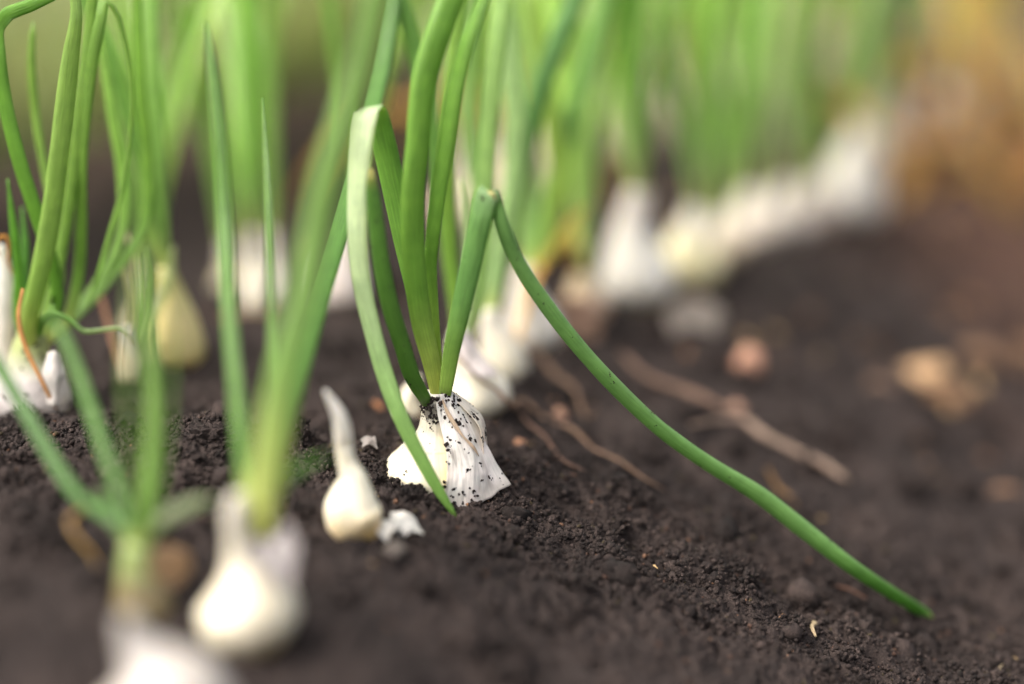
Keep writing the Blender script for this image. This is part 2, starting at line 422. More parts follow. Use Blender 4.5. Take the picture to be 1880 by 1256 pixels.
IVORY, CREAM, WHITE, BASEY = lin(238, 230, 200), lin(236, 220, 160), lin(236, 230, 218), lin(214, 172, 84)
GREYP, BUFF = lin(222, 216, 218), lin(205, 178, 140)
def bulb(parent, pts, name='bulb', colr=IVORY, neck=WHITE, low=BASEY, segs=40, rings=46, lobes=0.0, nl=3, mat=None, stain=None, uneven=.035, lowlen=.22, grime=1.0, gain=1.0):
    """pts: (px, py, Y, radius px) up the axis, from the root end to the neck"""
    P = np.array([at(p[0], p[1], p[2]) for p in pts])
    R = np.array([p[3] * px2m(q) for p, q in zip(pts, P)])
    H, s = catmull(np.column_stack([P, R]), rings)
    C = H[:, :3]; Rr = np.maximum(H[:, 3], 2e-4)
    e0 = np.clip(s / (Rr * .9), 0, 1); Rr = Rr * np.sqrt(np.maximum(1 - (1 - e0) ** 2, .01))
    T, S, U = frames(C, (1, 0, 0)); nr = len(C)
    an = np.linspace(0, 2 * math.pi, segs, endpoint=False); ph = rng.uniform(0, 90)
    A, Tt = np.meshgrid(an, s / s[-1])
    n = perlin(np.cos(A) * 1.2 + ph, np.sin(A) * 1.2 + Tt * 1.4 + ph, 41)
    rid = perlin(np.cos(A) * 5 + ph, np.sin(A) * 5 + Tt * .6, 42)
    k = 1 + uneven * 2 * n + .02 * rid + lobes * (np.abs(np.cos((A + ph) * nl / 2)) - .6) * np.clip(1.15 - Tt, 0, 1)
    RR = Rr[:, None] * k
    V = C[:, None] + S[:, None] * (RR * np.cos(A))[..., None] + U[:, None] * (RR * np.sin(A))[..., None]
    t = Tt[..., None]
    lo = np.clip(1 - Tt / lowlen + .25 * n, 0, 1)[..., None] ** 1.2; hi = np.clip((Tt - .55) / .3, 0, 1)[..., None]
    cc = colr * (1 - hi) + neck * hi
    cc = cc * (1 - lo) + low * lo
    cc = cc * (1 + .05 * rid[..., None])
    cc = cc * np.array([.70, .68, .65]) * gain if mat is None else cc
    # soil rubbed onto the lower half
    dirt = np.clip((perlin(A * 2.2 + ph, Tt * 7, 43) + .5 * perlin(A * 6, Tt * 18 + ph, 44)) * 1.6 - .35 - Tt * .5, 0, .55)[..., None] * grime
    cc = cc * (1 - dirt) + lin(120, 98, 80) * dirt
    if stain is not None:
        cc = stain(cc, A, Tt)
    uvs = np.stack([np.abs(A / math.pi - 1) + ph, np.repeat((s * 100)[:, None], segs, 1)], -1).reshape(-1, 2)
    return mesh_obj(name, V.reshape(-1, 3), loft_faces(nr, segs), mat or M_BULB, parent, cc.reshape(-1, 3), uvs)
def skin(parent, grid, colr=GREYP, name='papery_skin', wrinkle=.00035, nu=26, nv=30, mat=None, edge=None, thick=.00018, jag=.12):
    """papery sheet through a grid of points (rows x cols, m), ragged at its last row"""
    g = np.array(grid, float)
    rows = np.stack([catmull_n(g[i], nu) for i in range(len(g))])
    S = np.stack([catmull_n(rows[:, j], nv) for j in range(nu)], 1)       # nv x nu
    ph = rng.uniform(0, 90)
    ju, jv = np.meshgrid(np.linspace(0, 1, nu), np.linspace(0, 1, nv))
    pull = jag * perlin(ju * 9 + ph, ju * 0, 51) * np.clip((jv - .8) / .2, 0, 1)
    S = S + (np.roll(S, 1, 0) - S) * 0
    d = S[-1:] - S[-2:-1]
    S = S + d * (pull * 8)[..., None]
    du = np.gradient(S, axis=1); dw = np.gradient(S, axis=0); n = np.cross(du, dw); n /= np.linalg.norm(n, axis=-1)[..., None] + 1e-12
    w = perlin(ju * 2.4 + jv * 1.6 + ph, jv * 2.6, 52) + .4 * perlin(ju * 6 + jv * 2 + ph, jv * 6, 53) + .2 * perlin(ju * 20 + jv * 5 + ph, jv * 8, 54)
    S = S + n * (w * wrinkle * 2 * (.5 + jv))[..., None]
    cc = colr * (1 + .07 * w[..., None])
    sm_ = np.clip((perlin(ju * 5 + ph, jv * 4, 55) + .6 * perlin(ju * 13, jv * 11 + ph, 56)) * 1.5 - .45 + .35 * jv ** 4, 0, .5)[..., None]
    cc = cc * (1 - sm_) + lin(132, 116, 106) * sm_
    if edge is not None:
        e = np.clip((np.maximum(jv, np.abs(ju * 2 - 1) * .9) - .86) / .14, 0, 1)[..., None]; cc = cc * (1 - e) + edge * e
    f = [(i * nu + j, i * nu + j + 1, (i + 1) * nu + j + 1, (i + 1) * nu + j) for i in range(nv - 1) for j in range(nu - 1)]
    uvs = np.stack([ju + ph, jv * 3], -1).reshape(-1, 2)
    o = mesh_obj(name, S.reshape(-1, 3), f, mat or M_PAPER, parent, cc.reshape(-1, 3), uvs)
    md = o.modifiers.new('thickness', 'SOLIDIFY'); md.thickness = thick
    return o
def catmull_n(P, n):
    P = np.asarray(P, float); k = len(P)
    if k == 2:
        t = np.linspace(0, 1, n)[:, None]; return P[0] * (1 - t) + P[1] * t
    Q = np.vstack([2 * P[0] - P[1], P, 2 * P[-1] - P[-2]])
    x = np.linspace(0, k - 1, n); i = np.clip(x.astype(int), 0, k - 2); t = (x - i)[:, None]
    p0, p1, p2, p3 = Q[i], Q[i + 1], Q[i + 2], Q[i + 3]
    return .5 * (2 * p1 + (p2 - p0) * t + (2 * p0 - 5 * p1 + 4 * p2 - p3) * t**2 + (3 * p1 - p0 - 3 * p2 + p3) * t**3)
def specks(parent, o, n, rmin, rmax, name='dirt_specks', front=True, power=1.7, thin=False):
    """crumbs of dirt stuck to the surface of a finished part"""
    me = o.data; org = np.array(parent['_org'])
    pol = list(me.polygons); ax = np.mean([v.co[:2] for v in me.vertices], axis=0) if not front else np.zeros(2)
    P = []; Nn = []; R = []
    for i in rng.choice(len(pol), n):
        p = pol[i]; vs = [me.vertices[k].co for k in p.vertices]
        wv = rng.dirichlet(np.ones(len(vs)))
        c = sum((np.array(v) * k for v, k in zip(vs, wv)), np.zeros(3)) + org; nn = np.array(p.normal)
        if np.dot(nn[:2], (c - org)[:2]) < 0 and not thin: nn = -nn
        if nn[1] > .4 and not thin: continue
        r0 = rmin + (rmax - rmin) * rng.random() ** power
        t1 = np.cross(nn, (0, 0, 1.0)); t1 /= np.linalg.norm(t1) + 1e-9; t2 = np.cross(nn, t1)
        for _ in range(1 if r0 < .0003 else rng.integers(2, 6)):
            e = rng.normal(size=2) * r0 * (.75, 1.1) if r0 >= .0003 else (0, 0)
            P.append(c + t1 * e[0] + t2 * e[1]); Nn.append(nn); R.append(r0 * (1 if r0 < .0003 else rng.uniform(.3, .75)))
    P = np.array(P); Nn = np.array(Nn); R = np.array(R); n = len(P)
    d = crumbs(P + Nn * (R * .15)[:, None], R, np.array([[.85, .78, .74]]) * rng.uniform(.35, 1.6, (n, 1)), name, M_DIRT, parent, squash=Nn)
    d['kind'] = 'stuff'
    return d
def tube(parent, pts, widths, colr, name, label=None, thick=.9, mat=None, wob=.16, segs=8, side=(1, 0, 0)):
    return leaf(parent, pts, widths, green=colr, base=colr, side=side, thick=thick, segs=segs, name=name, mat=mat or M_DRY, wob=wob, label=label)
def org_at(px, py, Y=None):
    P = hit(px, py) if Y is None else at(px, py, Y) * 100
    return np.array([P[0], P[1], ground_macro(P[0], P[1])]) * .01

def Yh(px, py): return float(hit(px, py)[1])

# ------------------------------------------------------------------ the sharp onion plant
BED = 'onion plants along the near row'
D = thing('onion_plant', 'sharp onion plant with dirt-flecked white bulb and two folded green leaves', 'onion plant', org_at(800, 890, 0), BED)
def stain_neck(cc, A, T):
    # crust of dirt smeared round the front of the neck
    front = np.exp(-((np.angle(np.exp(1j * (A - 4.35)))) / .75) ** 2)
    n = perlin(A * 5, T * 26, 61) + .7 * perlin(A * 16, T * 60, 62)
    f = np.clip((front * np.exp(-((T - .88) / .085) ** 2) * 1.7 + .7 * n - .6) * 2.2, 0, .8)[..., None]
    yel = np.clip(np.exp(-((A - 5.0) / .16) ** 2) * np.clip(1 - abs(T - .45) / .35, 0, 1), 0, 1)[..., None] * .6
    cc = cc * (1 - yel) + lin(226, 204, 132) * yel
    return cc * (1 - f) + lin(46, 36, 31) * f
bD = bulb(D, [(798, 950, 0, 40), (797, 922, 0, 66), (797, 897, 0, 90), (798, 868, 0, 96), (799, 840, 0, 82), (799, 815, 0, 57), (800, 795, 0, 36), (802, 770, 0, 30), (804, 742, 0, 29), (806, 722, 0, 27)],
          segs=96, rings=90, gain=1.0, colr=lin(244, 236, 212), grime=.35, stain=stain_neck, uneven=.02, lowlen=.30)
def shell_pt(cx, cyY, ang, rpx, py):
    """point on a ring round the bulb axis: angle 0 = right, -90 = towards the viewer"""
    c = at(cx, py, cyY); r = rpx * px2m(c)
    return c + np.array([math.cos(math.radians(ang)) * r, math.sin(math.radians(ang)) * r, 0])
def shell(parent, cx, Y, rows, **kw):
    """rows: (py, [(angle, radius px), ...])"""
    return skin(parent, [[shell_pt(cx, Y, a, r, py + (dz[0] if dz else 0)) for a, r, *dz in row] for py, row in rows], **kw)
s1 = shell(D, 800, 0, [
    (722, [(-20, 27), (15, 29), (50, 30), (85, 32)]),
    (742, [(-20, 52), (15, 60), (50, 56), (85, 40)]),
    (775, [(-20, 84), (15, 88), (50, 80), (85, 56)]),
    (818, [(-20, 92), (15, 93), (50, 92), (85, 84)]),
    (870, [(-20, 97), (15, 97), (50, 97), (85, 95)])], colr=lin(238, 230, 222), edge=lin(214, 190, 164), nu=36, nv=40, wrinkle=.0003)
s2 = shell(D, 800, 0, [
    (716, [(-88, 29), (-62, 30), (-38, 30), (-8, 30)]),
    (742, [(-84, 33), (-62, 36), (-38, 44), (-8, 50)]),
    (770, [(-76, 40), (-58, 50), (-36, 62), (-8, 72)]),
    (812, [(-72, 70), (-56, 78), (-36, 86), (-8, 96)]),
    (852, [(-76, 92), (-58, 98), (-38, 104), (-8, 114)]),
    (893, [(-82, 103, 8), (-62, 110, 8), (-40, 117, 2), (-8, 137, -10)])], colr=lin(240, 235, 233), edge=lin(226, 216, 210), nu=60, nv=66, wrinkle=.0004, jag=.2)
# browned fold running down the skin
tube(D, [shell_pt(800, 0, a, r, y) for y, a, r in [(722, -66, 31), (742, -60, 41), (765, -52, 58), (785, -46, 74), (805, -38, 90), (822, -33, 96)]],
     [2, 6, 8, 4, 6, 1], lin(204, 178, 154), 'skin_fold', thick=.16, label='browned crease running down the loose skin')
specks(D, bD, 150, .0001, .0009, power=3.2); specks(D, s2, 170, .00008, .0012, power=3.0); specks(D, s1, 120, .0001, .0013, power=2.6)

nk = 110; na = rng.normal(-118, 34, nk); ny_ = 722 + 46 * rng.random(nk) ** 1.5; nr_ = rng.uniform(.00015, .0006, nk)
cn = crumbs([shell_pt(803, 0, a_, 29.5 if y__ < 770 else 33, y__) for a_, y__ in zip(na, ny_)], nr_, np.full((nk, 3), .6) * rng.uniform(.6, 1.5, (nk, 1)), 'dirt_crust', M_DIRT, D)
tag(cn, 'dark crust of soil caked round the neck', kind='stuff')
pts, wd = tr([(804, 735, 0), (792, 665, -.1), (776, 600, -.2), (763, 510, -.3), (757, 420, -.35), (759, 340, -.35), (766, 274, -.3), (781, 137, -.1), (803, 65, .1), (827, 0, .4), (880, -120, 1.2)],
             [22, 34, 40, 44, 46, 46, 47, 50, 52, 52, 48])
leaf(D, pts, wd, green=lin(112, 156, 60), base=lin(186, 198, 106), thick=.62, side=(.9, .45, 0), base_len=.25, segs=22)
pts, wd = tr([(808, 732, .25), (801, 640, .25), (795, 560, .25), (791, 480, .2), (796, 420, .1), (817, 274, 0), (842, 137, 0), (861, 68, 0), (888, 0, .1), (935, -110, .5)],
             [18, 20, 22, 25, 29, 35, 33, 30, 22, 14])
leaf(D, pts, wd, green=lin(110, 156, 58), base=lin(172, 190, 92), thick=.6, side=(.9, -.45, 0), base_len=.3, segs=20)
pts, wd = tr([(786, 742, -.35), (757, 692, -.7), (739, 635, -.9), (716, 560, -1.1), (700, 480, -1.25), (690, 400, -1.3), (683, 340, -1.3), (681, 310, -1.3)],
             [22, 31, 32, 33, 31, 29, 22, 8])
d3 = leaf(D, pts, wd, green=lin(78, 120, 46), base=lin(84, 128, 48), tip=lin(150, 140, 70), thick=.5, segs=20, label='short dark green leaf with dirt specks and a yellowed tip')
specks(D, d3, 60, .0001, .0004, thin=True)
pts, wd = tr([(802, 730, .35), (790, 640, .7), (770, 560, .7), (745, 450, .9), (722, 340, 1.0), (700, 245, .85), (689, 208, .55), (681, 198, .2), (673, 208, -.15), (664, 262, -.4), (658, 340, -.6), (656, 430, -.85), (664, 520, -1.0),
              (682, 600, -1.2), (704, 680, -1.5), (735, 765, -1.9), (774, 845, -2.15), (810, 908, -2.3), (844, 960, -2.4)],
             [22, 28, 36, 42, 45, 45, 45, 45, 44, 42, 40, 37, 35, 33, 33, 30, 26, 19, 4])
leaf(D, pts, wd, green=lin(112, 158, 66), base=lin(160, 185, 90), tip=lin(110, 140, 60), thick=.34, kinks=(6, 7, 8), side=(1, -.1, .25), segs=20, fixed=True,
     pale=[0, 0, 0, 0, 0, .05, .2, .5, .85, .85, .8, .75, .62, .45, .25, .15, .1, .05, 0], label='leaf folded over at the top, pale waxy side out with painted sheen, tip on the soil')  # pale mixes real waxy bloom with sky sheen painted into the colour
yT = Yh(1722, 1152)
pts, wd = tr([(816, 730, -.3), (830, 640, -.5), (848, 560, -.6), (868, 470, -.7), (886, 390, -.8), (893, 362, -.85), (901, 352, -.82), (909, 366, -.75), (919, 402, -.65), (948, 475, -.4), (1003, 560, -.2), (1070, 645, 0), (1140, 720, .2),
              (1210, 785, .4), (1300, 850, .6), (1390, 905, .7), (1470, 967, .7), (1560, 1037, .6), (1640, 1090, .2 + yT * .5), (1700, 1128, yT), (1724, 1146, yT)],
             [22, 32, 37, 40, 42, 43, 42, 34, 33, 35, 38, 38, 38, 38, 39, 44, 44, 39, 32, 24, 13])
d4 = leaf(D, pts, wd, green=lin(92, 142, 62), base=lin(150, 180, 84), tip=lin(196, 176, 84), thick=.6, kinks=(5, 6, 7), side=(1, -.1, 0), segs=22, blunt=True, wob=.06,
     pale=[0, 0, .05, .08, .12, .2, .3, .15, .1, .1, .1, .1, .1, .1, .1, .1, .1, .05, 0, 0, 0], label='long leaf bent sharply over and lying down the slope')
specks(D, d4, 90, .0001, .00045, thin=True)
# yellow scar on the crease
tube(D, [at(896, 352, -1.05), at(904, 356, -1.1), at(909, 366, -1.1)], [5, 8, 4], lin(196, 184, 120), 'crease_scar', thick=.6)

# ------------------------------------------------------------------ the rest of the near row
def plant(label, base, bul, leaves=(), Y=None, name='onion_plant', cat='onion plant', group=BED, **kw):
    """one traced plant: bulb axis (px, py, r px) and leaves [(points (px, py, dY), widths, options)]"""
    y0 = Yh(*base) if Y is None else Y
    o = thing(name, label, cat, org_at(base[0], base[1], y0), group)
    if bul: o_b = bulb(o, [(a, b, y0 + (d[0] if d else 0), r) for a, b, r, *d in bul], **kw)
    for p, wds, op in leaves:
        pts = [at(a, b, y0 + c) for a, b, c in p]
        leaf(o, pts, wds, **op)
    return o, y0

gl = lambda r, g, b, **k: dict(green=lin(r, g, b), **k)
# sprouted bulb without leaves, left of the sharp one
yC = Yh(655, 985)
Cc = thing('sprouting_bulb', 'small ivory bulb with a bent dry white neck beside the sharp onion', 'onion bulb', org_at(655, 985, yC), BED)
bC = bulb(Cc, [(668, 998, yC, 26), (665, 976, yC, 42), (655, 957, yC, 53), (648, 935, yC, 53), (648, 905, yC, 41), (648, 878, yC, 27), (638, 852, yC, 18), (632, 822, yC, 16.5), (629, 792, yC - .1, 16.5), (620, 757, yC - .2, 12), (607, 735, yC - .3, 8), (597, 718, yC - .4, 3)],
      colr=lin(248, 242, 224), segs=40, rings=60, lowlen=.3, neck=lin(255, 250, 246), lobes=.07, uneven=.07, grime=.3, gain=1.22)
# blurred foreground bulb
B, yB = plant('plump blurred white bulb in the foreground with broad leaning green leaves', (462, 1190),
    [(480, 1208, 44), (470, 1178, 76), (460, 1140, 92), (457, 1108, 90), (450, 1070, 60), (440, 1035, 30), (434, 990, 20), (433, 940, 21), (436, 908, 14)],
    [([(478, 985, .2), (486, 900, .4), (500, 800, .7), (529, 655, 1.2), (557, 555, 1.6), (579, 430, 2.1), (606, 300, 2.5), (630, 220, 2.8), (660, 125, 3.1), (690, 0, 3.4), (712, -110, 3.6)], [40, 58, 62, 58, 56, 56, 54, 52, 52, 52, 50], gl(116, 152, 72, thick=.5, base_len=.3, side=(1, .2, 0))),
     ([(486, 960, .6), (520, 800, 4), (570, 620, 8), (620, 440, 12), (668, 260, 16), (702, 110, 19), (728, -60, 21)], [26, 30, 32, 34, 36, 36, 32], gl(88, 134, 56)),
     ([(452, 930, .5), (446, 850, 2), (434, 720, 4), (420, 560, 6), (412, 400, 8), (402, 240, 9), (384, 90, 10), (376, 40, 10.4)], [17, 22, 25, 27, 27, 23, 15, 5], gl(92, 134, 52, base_len=.1)),
     ([(470, 960, .4), (492, 840, 2.4), (498, 700, 5), (497, 520, 8), (492, 360, 10.5), (482, 180, 13)], [12, 15, 15, 15, 14, 4], gl(98, 136, 58)),
     ([(478, 930, .2), (520, 880, .8), (566, 850, 1.6), (604, 835, 2.2)], [26, 26, 18, 5], gl(92, 132, 52)),],
    colr=lin(242, 234, 214), lobes=.10, nl=2, gain=.95)
skin(B, [[at(462, 985, yB - .3), at(475, 995, yB - .5), at(490, 1000, yB - .3), at(512, 985, yB)], [at(462, 1010, yB - .5), at(480, 1030, yB - .9), at(510, 1040, yB - .7), at(530, 965, yB)], [at(470, 1040, yB - .9), at(500, 1070, yB - 1.3), at(532, 1075, yB - 1.0), at(548, 1000, yB - .2)]], colr=lin(176, 168, 168))

# foreground plant at the lower left
A, yA = plant('blurred onion plant at lower left with thin green leaves fanning out', (262, 1130),
    [(268, 1160, 46), (264, 1120, 56), (256, 1075, 44), (250, 1035, 32), (252, 1000, 27)],
    [([(250, 1010, 0), (222, 968, .3), (150, 918, 1.6), (88, 828, 3.2), (40, 745, 4.4), (0, 675, 5.2), (-50, 590, 6)], [18, 20, 22, 25, 25, 25, 23], gl(76, 116, 52, base_len=.08)),
     ([(248, 1010, 0), (228, 930, .6), (196, 840, 1.6), (166, 750, 2.8), (138, 670, 3.6), (110, 605, 4.2), (92, 580, 4.4)], [16, 20, 22, 23, 22, 18, 9], gl(84, 126, 50, base_len=.08)),
     ([(256, 1020, .2), (268, 930, .6), (278, 830, 1.2), (280, 720, 1.9), (272, 610, 2.6), (262, 520, 3.2), (258, 455, 3.6)], [20, 28, 29, 26, 22, 16, 7], gl(104, 142, 54, base_len=.1)),
     ([(258, 1010, .1), (250, 900, -.4), (236, 780, -.6), (232, 660, -.6), (242, 540, -.4), (236, 450, -.2)], [10, 13, 13, 12, 10, 4], gl(112, 150, 70)),
     ([(262, 1010, .1), (292, 900, -.3), (306, 790, -.5), (312, 680, -.5), (304, 560, -.4)], [10, 13, 12, 10, 4], gl(104, 142, 64)),
     ([(262, 1000, .1), (300, 955, .2), (345, 930, .3), (392, 915, .5)], [16, 26, 28, 10], gl(140, 156, 116, base_len=.05)),
     ([(246, 1000, .2), (214, 960, .7), (180, 900, 1.6)], [20, 24, 8], gl(84, 128, 50)),
    ], colr=lin(126, 112, 80), neck=lin(156, 174, 110), low=lin(80, 64, 48))
skin(A, [[at(262, 1010, yA - .2), at(285, 1005, yA + .2), at(310, 1000, yA + .7)], [at(270, 1040, yA - .3), at(300, 1030, yA + .1), at(345, 1015, yA + .7)], [at(290, 1085, yA - .2), at(325, 1075, yA + .2), at(352, 1050, yA + .7)]], colr=lin(176, 142, 108), name='dry_skin')
tube(A, [at(152, 935, yA + 1.4), at(128, 955, yA + 1.2), at(140, 985, yA + 1.0), at(162, 1010, yA + .8), at(180, 1040, yA + .5)], [5, 6, 6, 5, 3], lin(190, 150, 84), 'dry_strand')
# bulb cut by the lower edge
Zz, yZ = plant('large blurred white bulb cut off by the lower edge of the photo', (300, 1350),
    [(304, 1400, 100), (304, 1360, 140), (302, 1310, 142), (294, 1262, 112), (274, 1222, 64), (252, 1190, 34), (238, 1158, 22), (230, 1134, 14)], colr=lin(226, 218, 214), neck=lin(204, 198, 196), gain=.78, name='onion_bulb', cat='onion bulb', lobes=.05)

# just behind the sharp one
yE = Yh(880, 762)
E1, _ = plant('creamy bulb directly behind the right shoulder of the sharp onion', (880, 762),
    [(888, 778, 36), (882, 755, 58), (874, 722, 62), (862, 690, 46), (848, 660, 30), (842, 630, 22), (845, 605, 18)],
    [([(852, 630, .2), (872, 570, .6), (884, 470, 1), (890, 350, 1.2), (900, 200, 1.4), (916, 60, 1.6), (930, -80, 2)], [22, 28, 32, 32, 33, 34, 32], gl(150, 186, 108)),
     ([(848, 630, .1), (832, 520, .4), (822, 380, .6), (822, 220, .7), (836, 90, .9), (850, -60, 1.2)], [20, 26, 28, 28, 28, 24], gl(120, 160, 62)),
     ([(846, 640, .4), (830, 520, 1), (808, 340, 1.6), (785, 200, 2.0), (762, 90, 2.4), (735, 0, 2.6), (700, -90, 3)], [18, 24, 30, 33, 33, 32, 28], gl(104, 150, 62)),
     ([(850, 640, .1), (862, 560, .2), (858, 440, .2), (846, 330, .3)], [14, 18, 16, 5], gl(170, 196, 140)),
    ], colr=lin(244, 238, 222))
skin(E1, [[at(828, 612, yE - .6), at(842, 610, yE - .8), at(858, 612, yE - .5)], [at(838, 650, yE - .9), at(860, 655, yE - 1.1), at(886, 652, yE - .8)], [at(862, 690, yE - 1.4), at(890, 694, yE - 1.5), at(918, 690, yE - 1.1)]], colr=lin(216, 208, 208))
plant('small ivory bulb tip peeking out left behind the sharp onion', (752, 768),
    [(756, 782, 18), (752, 762, 26), (748, 742, 25), (754, 722, 17), (764, 702, 10), (770, 690, 5)], colr=lin(236, 226, 204), name='onion_bulb', cat='onion bulb')
F1, yF = plant('round cream bulb behind, left of the foot of a dark twig', (925, 700),
    [(930, 716, 26), (927, 696, 42), (922, 662, 45), (912, 628, 34), (902, 598, 24), (898, 570, 18)],
    [([(900, 590, .2), (908, 520, .5), (924, 420, .8), (943, 320, 1), (946, 230, 1.1), (934, 110, 1.2), (918, -30, 1.4)], [20, 28, 34, 38, 40, 40, 36], gl(158, 190, 128)),
     ([(902, 590, .4), (926, 480, .9), (948, 360, 1.4), (970, 260, 1.8), (994, 160, 2.2), (1026, 70, 2.6), (1068, -30, 3)], [18, 24, 28, 32, 36, 40, 36], gl(88, 136, 62)),
     ([(896, 590, .5), (890, 480, 1.2), (872, 330, 2), (862, 180, 2.6), (870, 20, 3), (884, -100, 3.2)], [18, 24, 28, 28, 26, 24], gl(120, 160, 82)),],
    colr=lin(240, 232, 214))
F2, yF2 = plant('white bulb behind the bent leaf, next behind the round cream one', (985, 638),
    [(988, 655, 34), (984, 630, 52), (976, 592, 52), (966, 556, 36), (962, 520, 24), (964, 490, 18)],
    [([(966, 520, .2), (990, 470, .5), (1014, 400, .8), (1024, 320, 1.0), (1014, 230, 1.2), (996, 120, 1.6), (976, -20, 2)], [20, 28, 34, 38, 38, 34, 30], gl(128, 160, 62)),
     ([(964, 510, .4), (1000, 380, 1.0), (1040, 240, 1.6), (1090, 80, 2.2), (1120, -40, 2.6)], [20, 28, 34, 36, 32], gl(112, 158, 74)),
     ([(968, 510, .3), (1024, 450, .3), (1058, 400, .6), (1080, 380, .8)], [18, 20, 16, 6], gl(176, 170, 70)),
     ([(960, 510, .5), (968, 360, 1.4), (975, 200, 2.2), (968, 40, 3), (960, -60, 3.4)], [18, 26, 28, 26, 24], gl(134, 170, 92)),],
    colr=lin(240, 234, 226))
skin(F2, [[at(1020, 560, yF2 - .2), at(1048, 548, yF2 + .4), at(1080, 552, yF2 + .8)], [at(1022, 590, yF2 - .2), at(1056, 582, yF2 + .3), at(1096, 588, yF2 + .8)], [at(1020, 625, yF2 - .3), at(1060, 622, yF2 + .2), at(1104, 630, yF2 + .7)]], colr=lin(176, 142, 120), name='dry_skin')

# ------------------------------------------------------------------ plants further along the rows
def grow(o, P, neck_dir, nleaf, height, seed, greens, wcm=.75, spread=.28, withered=0, yellow=0, lean=(0, 0)):
    """a tuft of upright leaves from a neck point P (m)"""
    r = np.random.default_rng(seed)
    for i in range(nleaf):
        az = r.uniform(0, 2 * math.pi); sp = spread * r.uniform(.25, 1.2); h = height * r.uniform(.6, 1.1)
        bend = r.uniform(-.3, .6) * sp
        pts = []
        for t in np.linspace(0, 1, 7):
            out = sp * h * (t ** 1.25) + bend * h * t ** 3
            zz = h * (t - .12 * t ** 3 * (1 + 2 * sp))
            pts.append(P + np.array([math.cos(az) * out + lean[0] * h * t, math.sin(az) * out * .8 + lean[1] * h * t, zz - .004]))
        wm = wcm * .01 * r.uniform(.75, 1.25)
        wds = [wm * k for k in (.55, .8, .95, 1, .95, .7, .08)]
        g = greens[r.integers(len(greens))] * r.uniform(.85, 1.15)
        leaf(o, pts, wds, green=g, base=lin(190, 200, 120), abs_w=True, side=(math.cos(az + 1.57), math.sin(az + 1.57), 0), segs=10, thick=.6, base_len=.15)
    for i in range(withered):
        az = r.uniform(0, 2 * math.pi); h = r.uniform(.04, .09)
        pts = [P + np.array([math.cos(az) * h * t, math.sin(az) * h * t, h * (1.2 * t - 1.6 * t * t) - .002]) for t in np.linspace(0, 1, 6)]
        leaf(o, pts, [.003, .005, .005, .004, .003, .001], green=lin(196, 150, 72), base=lin(196, 160, 90), abs_w=True, mat=M_DRY, segs=8, thick=.3, name='dry_leaf')
GREENS = [lin(164, 200, 112), lin(182, 210, 146), lin(146, 190, 96), lin(196, 216, 168), lin(168, 204, 106)]  # leaf greens lightened, sunlit haze of the far rows painted in
YELS = [lin(210, 196, 128), lin(206, 176, 104), lin(186, 194, 110)]
def far_plant(label, base, bul, nleaf, height, seed, group=BED, greens=GREENS, withered=0, spread=.28, lean=(0, 0), wcm=.75, **kw):
    o, y0 = plant(label, base, bul, group=group, rings=26, segs=24, grime=.4, **kw)
    a, b, r, *_ = bul[-1]
    grow(o, at(a, b, y0), None, nleaf, height, seed, greens, withered=withered, spread=spread, lean=lean, wcm=wcm)
    return o
far_plant('large bright white bulb with tall white neck, behind the bent leaf', (1170, 558), [(1172, 575, 50), (1172, 545, 68), (1168, 505, 72), (1162, 462, 54), (1160, 425, 38), (1166, 385, 28), (1172, 350, 22)], 8, .27, 101, colr=lin(244, 240, 234), neck=lin(234, 226, 222), lean=(-.1, 0), spread=.34)
far_plant('cream yellow bulb touching the large bright white one on its right', (1268, 520), [(1270, 540, 34), (1268, 512, 58), (1266, 478, 62), (1268, 446, 46), (1274, 412, 28), (1280, 380, 20)], 8, .27, 102, colr=lin(246, 236, 190), spread=.3)
far_plant('pinkish white bulb, left of a blurred pair beyond the cream yellow one', (1385, 448), [(1386, 462, 32), (1386, 440, 48), (1382, 408, 46), (1380, 378, 30), (1382, 350, 20)], 6, .27, 103, colr=lin(240, 226, 214), withered=0)
far_plant('pinkish white bulb, right of a blurred pair beyond the cream yellow one', (1448, 432), [(1448, 446, 32), (1448, 424, 48), (1446, 392, 46), (1446, 362, 30), (1450, 336, 20)], 6, .27, 104, colr=lin(236, 224, 216), withered=0)
far_plant('big blurred white bulb leaning right at the end of the bright row', (1550, 405), [(1544, 418, 40), (1550, 394, 64), (1558, 358, 66), (1570, 316, 52), (1584, 276, 40), (1596, 238, 30)], 9, .28, 105, withered=0, colr=lin(242, 236, 230), lean=(.05, 0), spread=.2, wcm=.9)
far_plant('pinkish tan dry-skinned bulb left of the large bright white one', (1078, 590), [(1080, 604, 26), (1078, 585, 42), (1074, 556, 42), (1070, 528, 28), (1072, 500, 16)], 6, .25, 106, colr=lin(206, 174, 150), neck=lin(206, 186, 150), withered=2)
far_plant('small cream bulb between the cream yellow one and the blurred pair', (1328, 478), [(1328, 490, 24), (1328, 472, 38), (1326, 446, 38), (1326, 420, 26), (1330, 394, 16)], 5, .26, 107, colr=lin(226, 208, 180), withered=0)
far_plant('small pinkish bulb between the blurred pair and the big leaning one', (1500, 420), [(1500, 432, 26), (1500, 412, 40), (1500, 384, 40), (1502, 356, 28), (1508, 330, 18)], 5, .26, 108, colr=lin(216, 196, 184), withered=0)
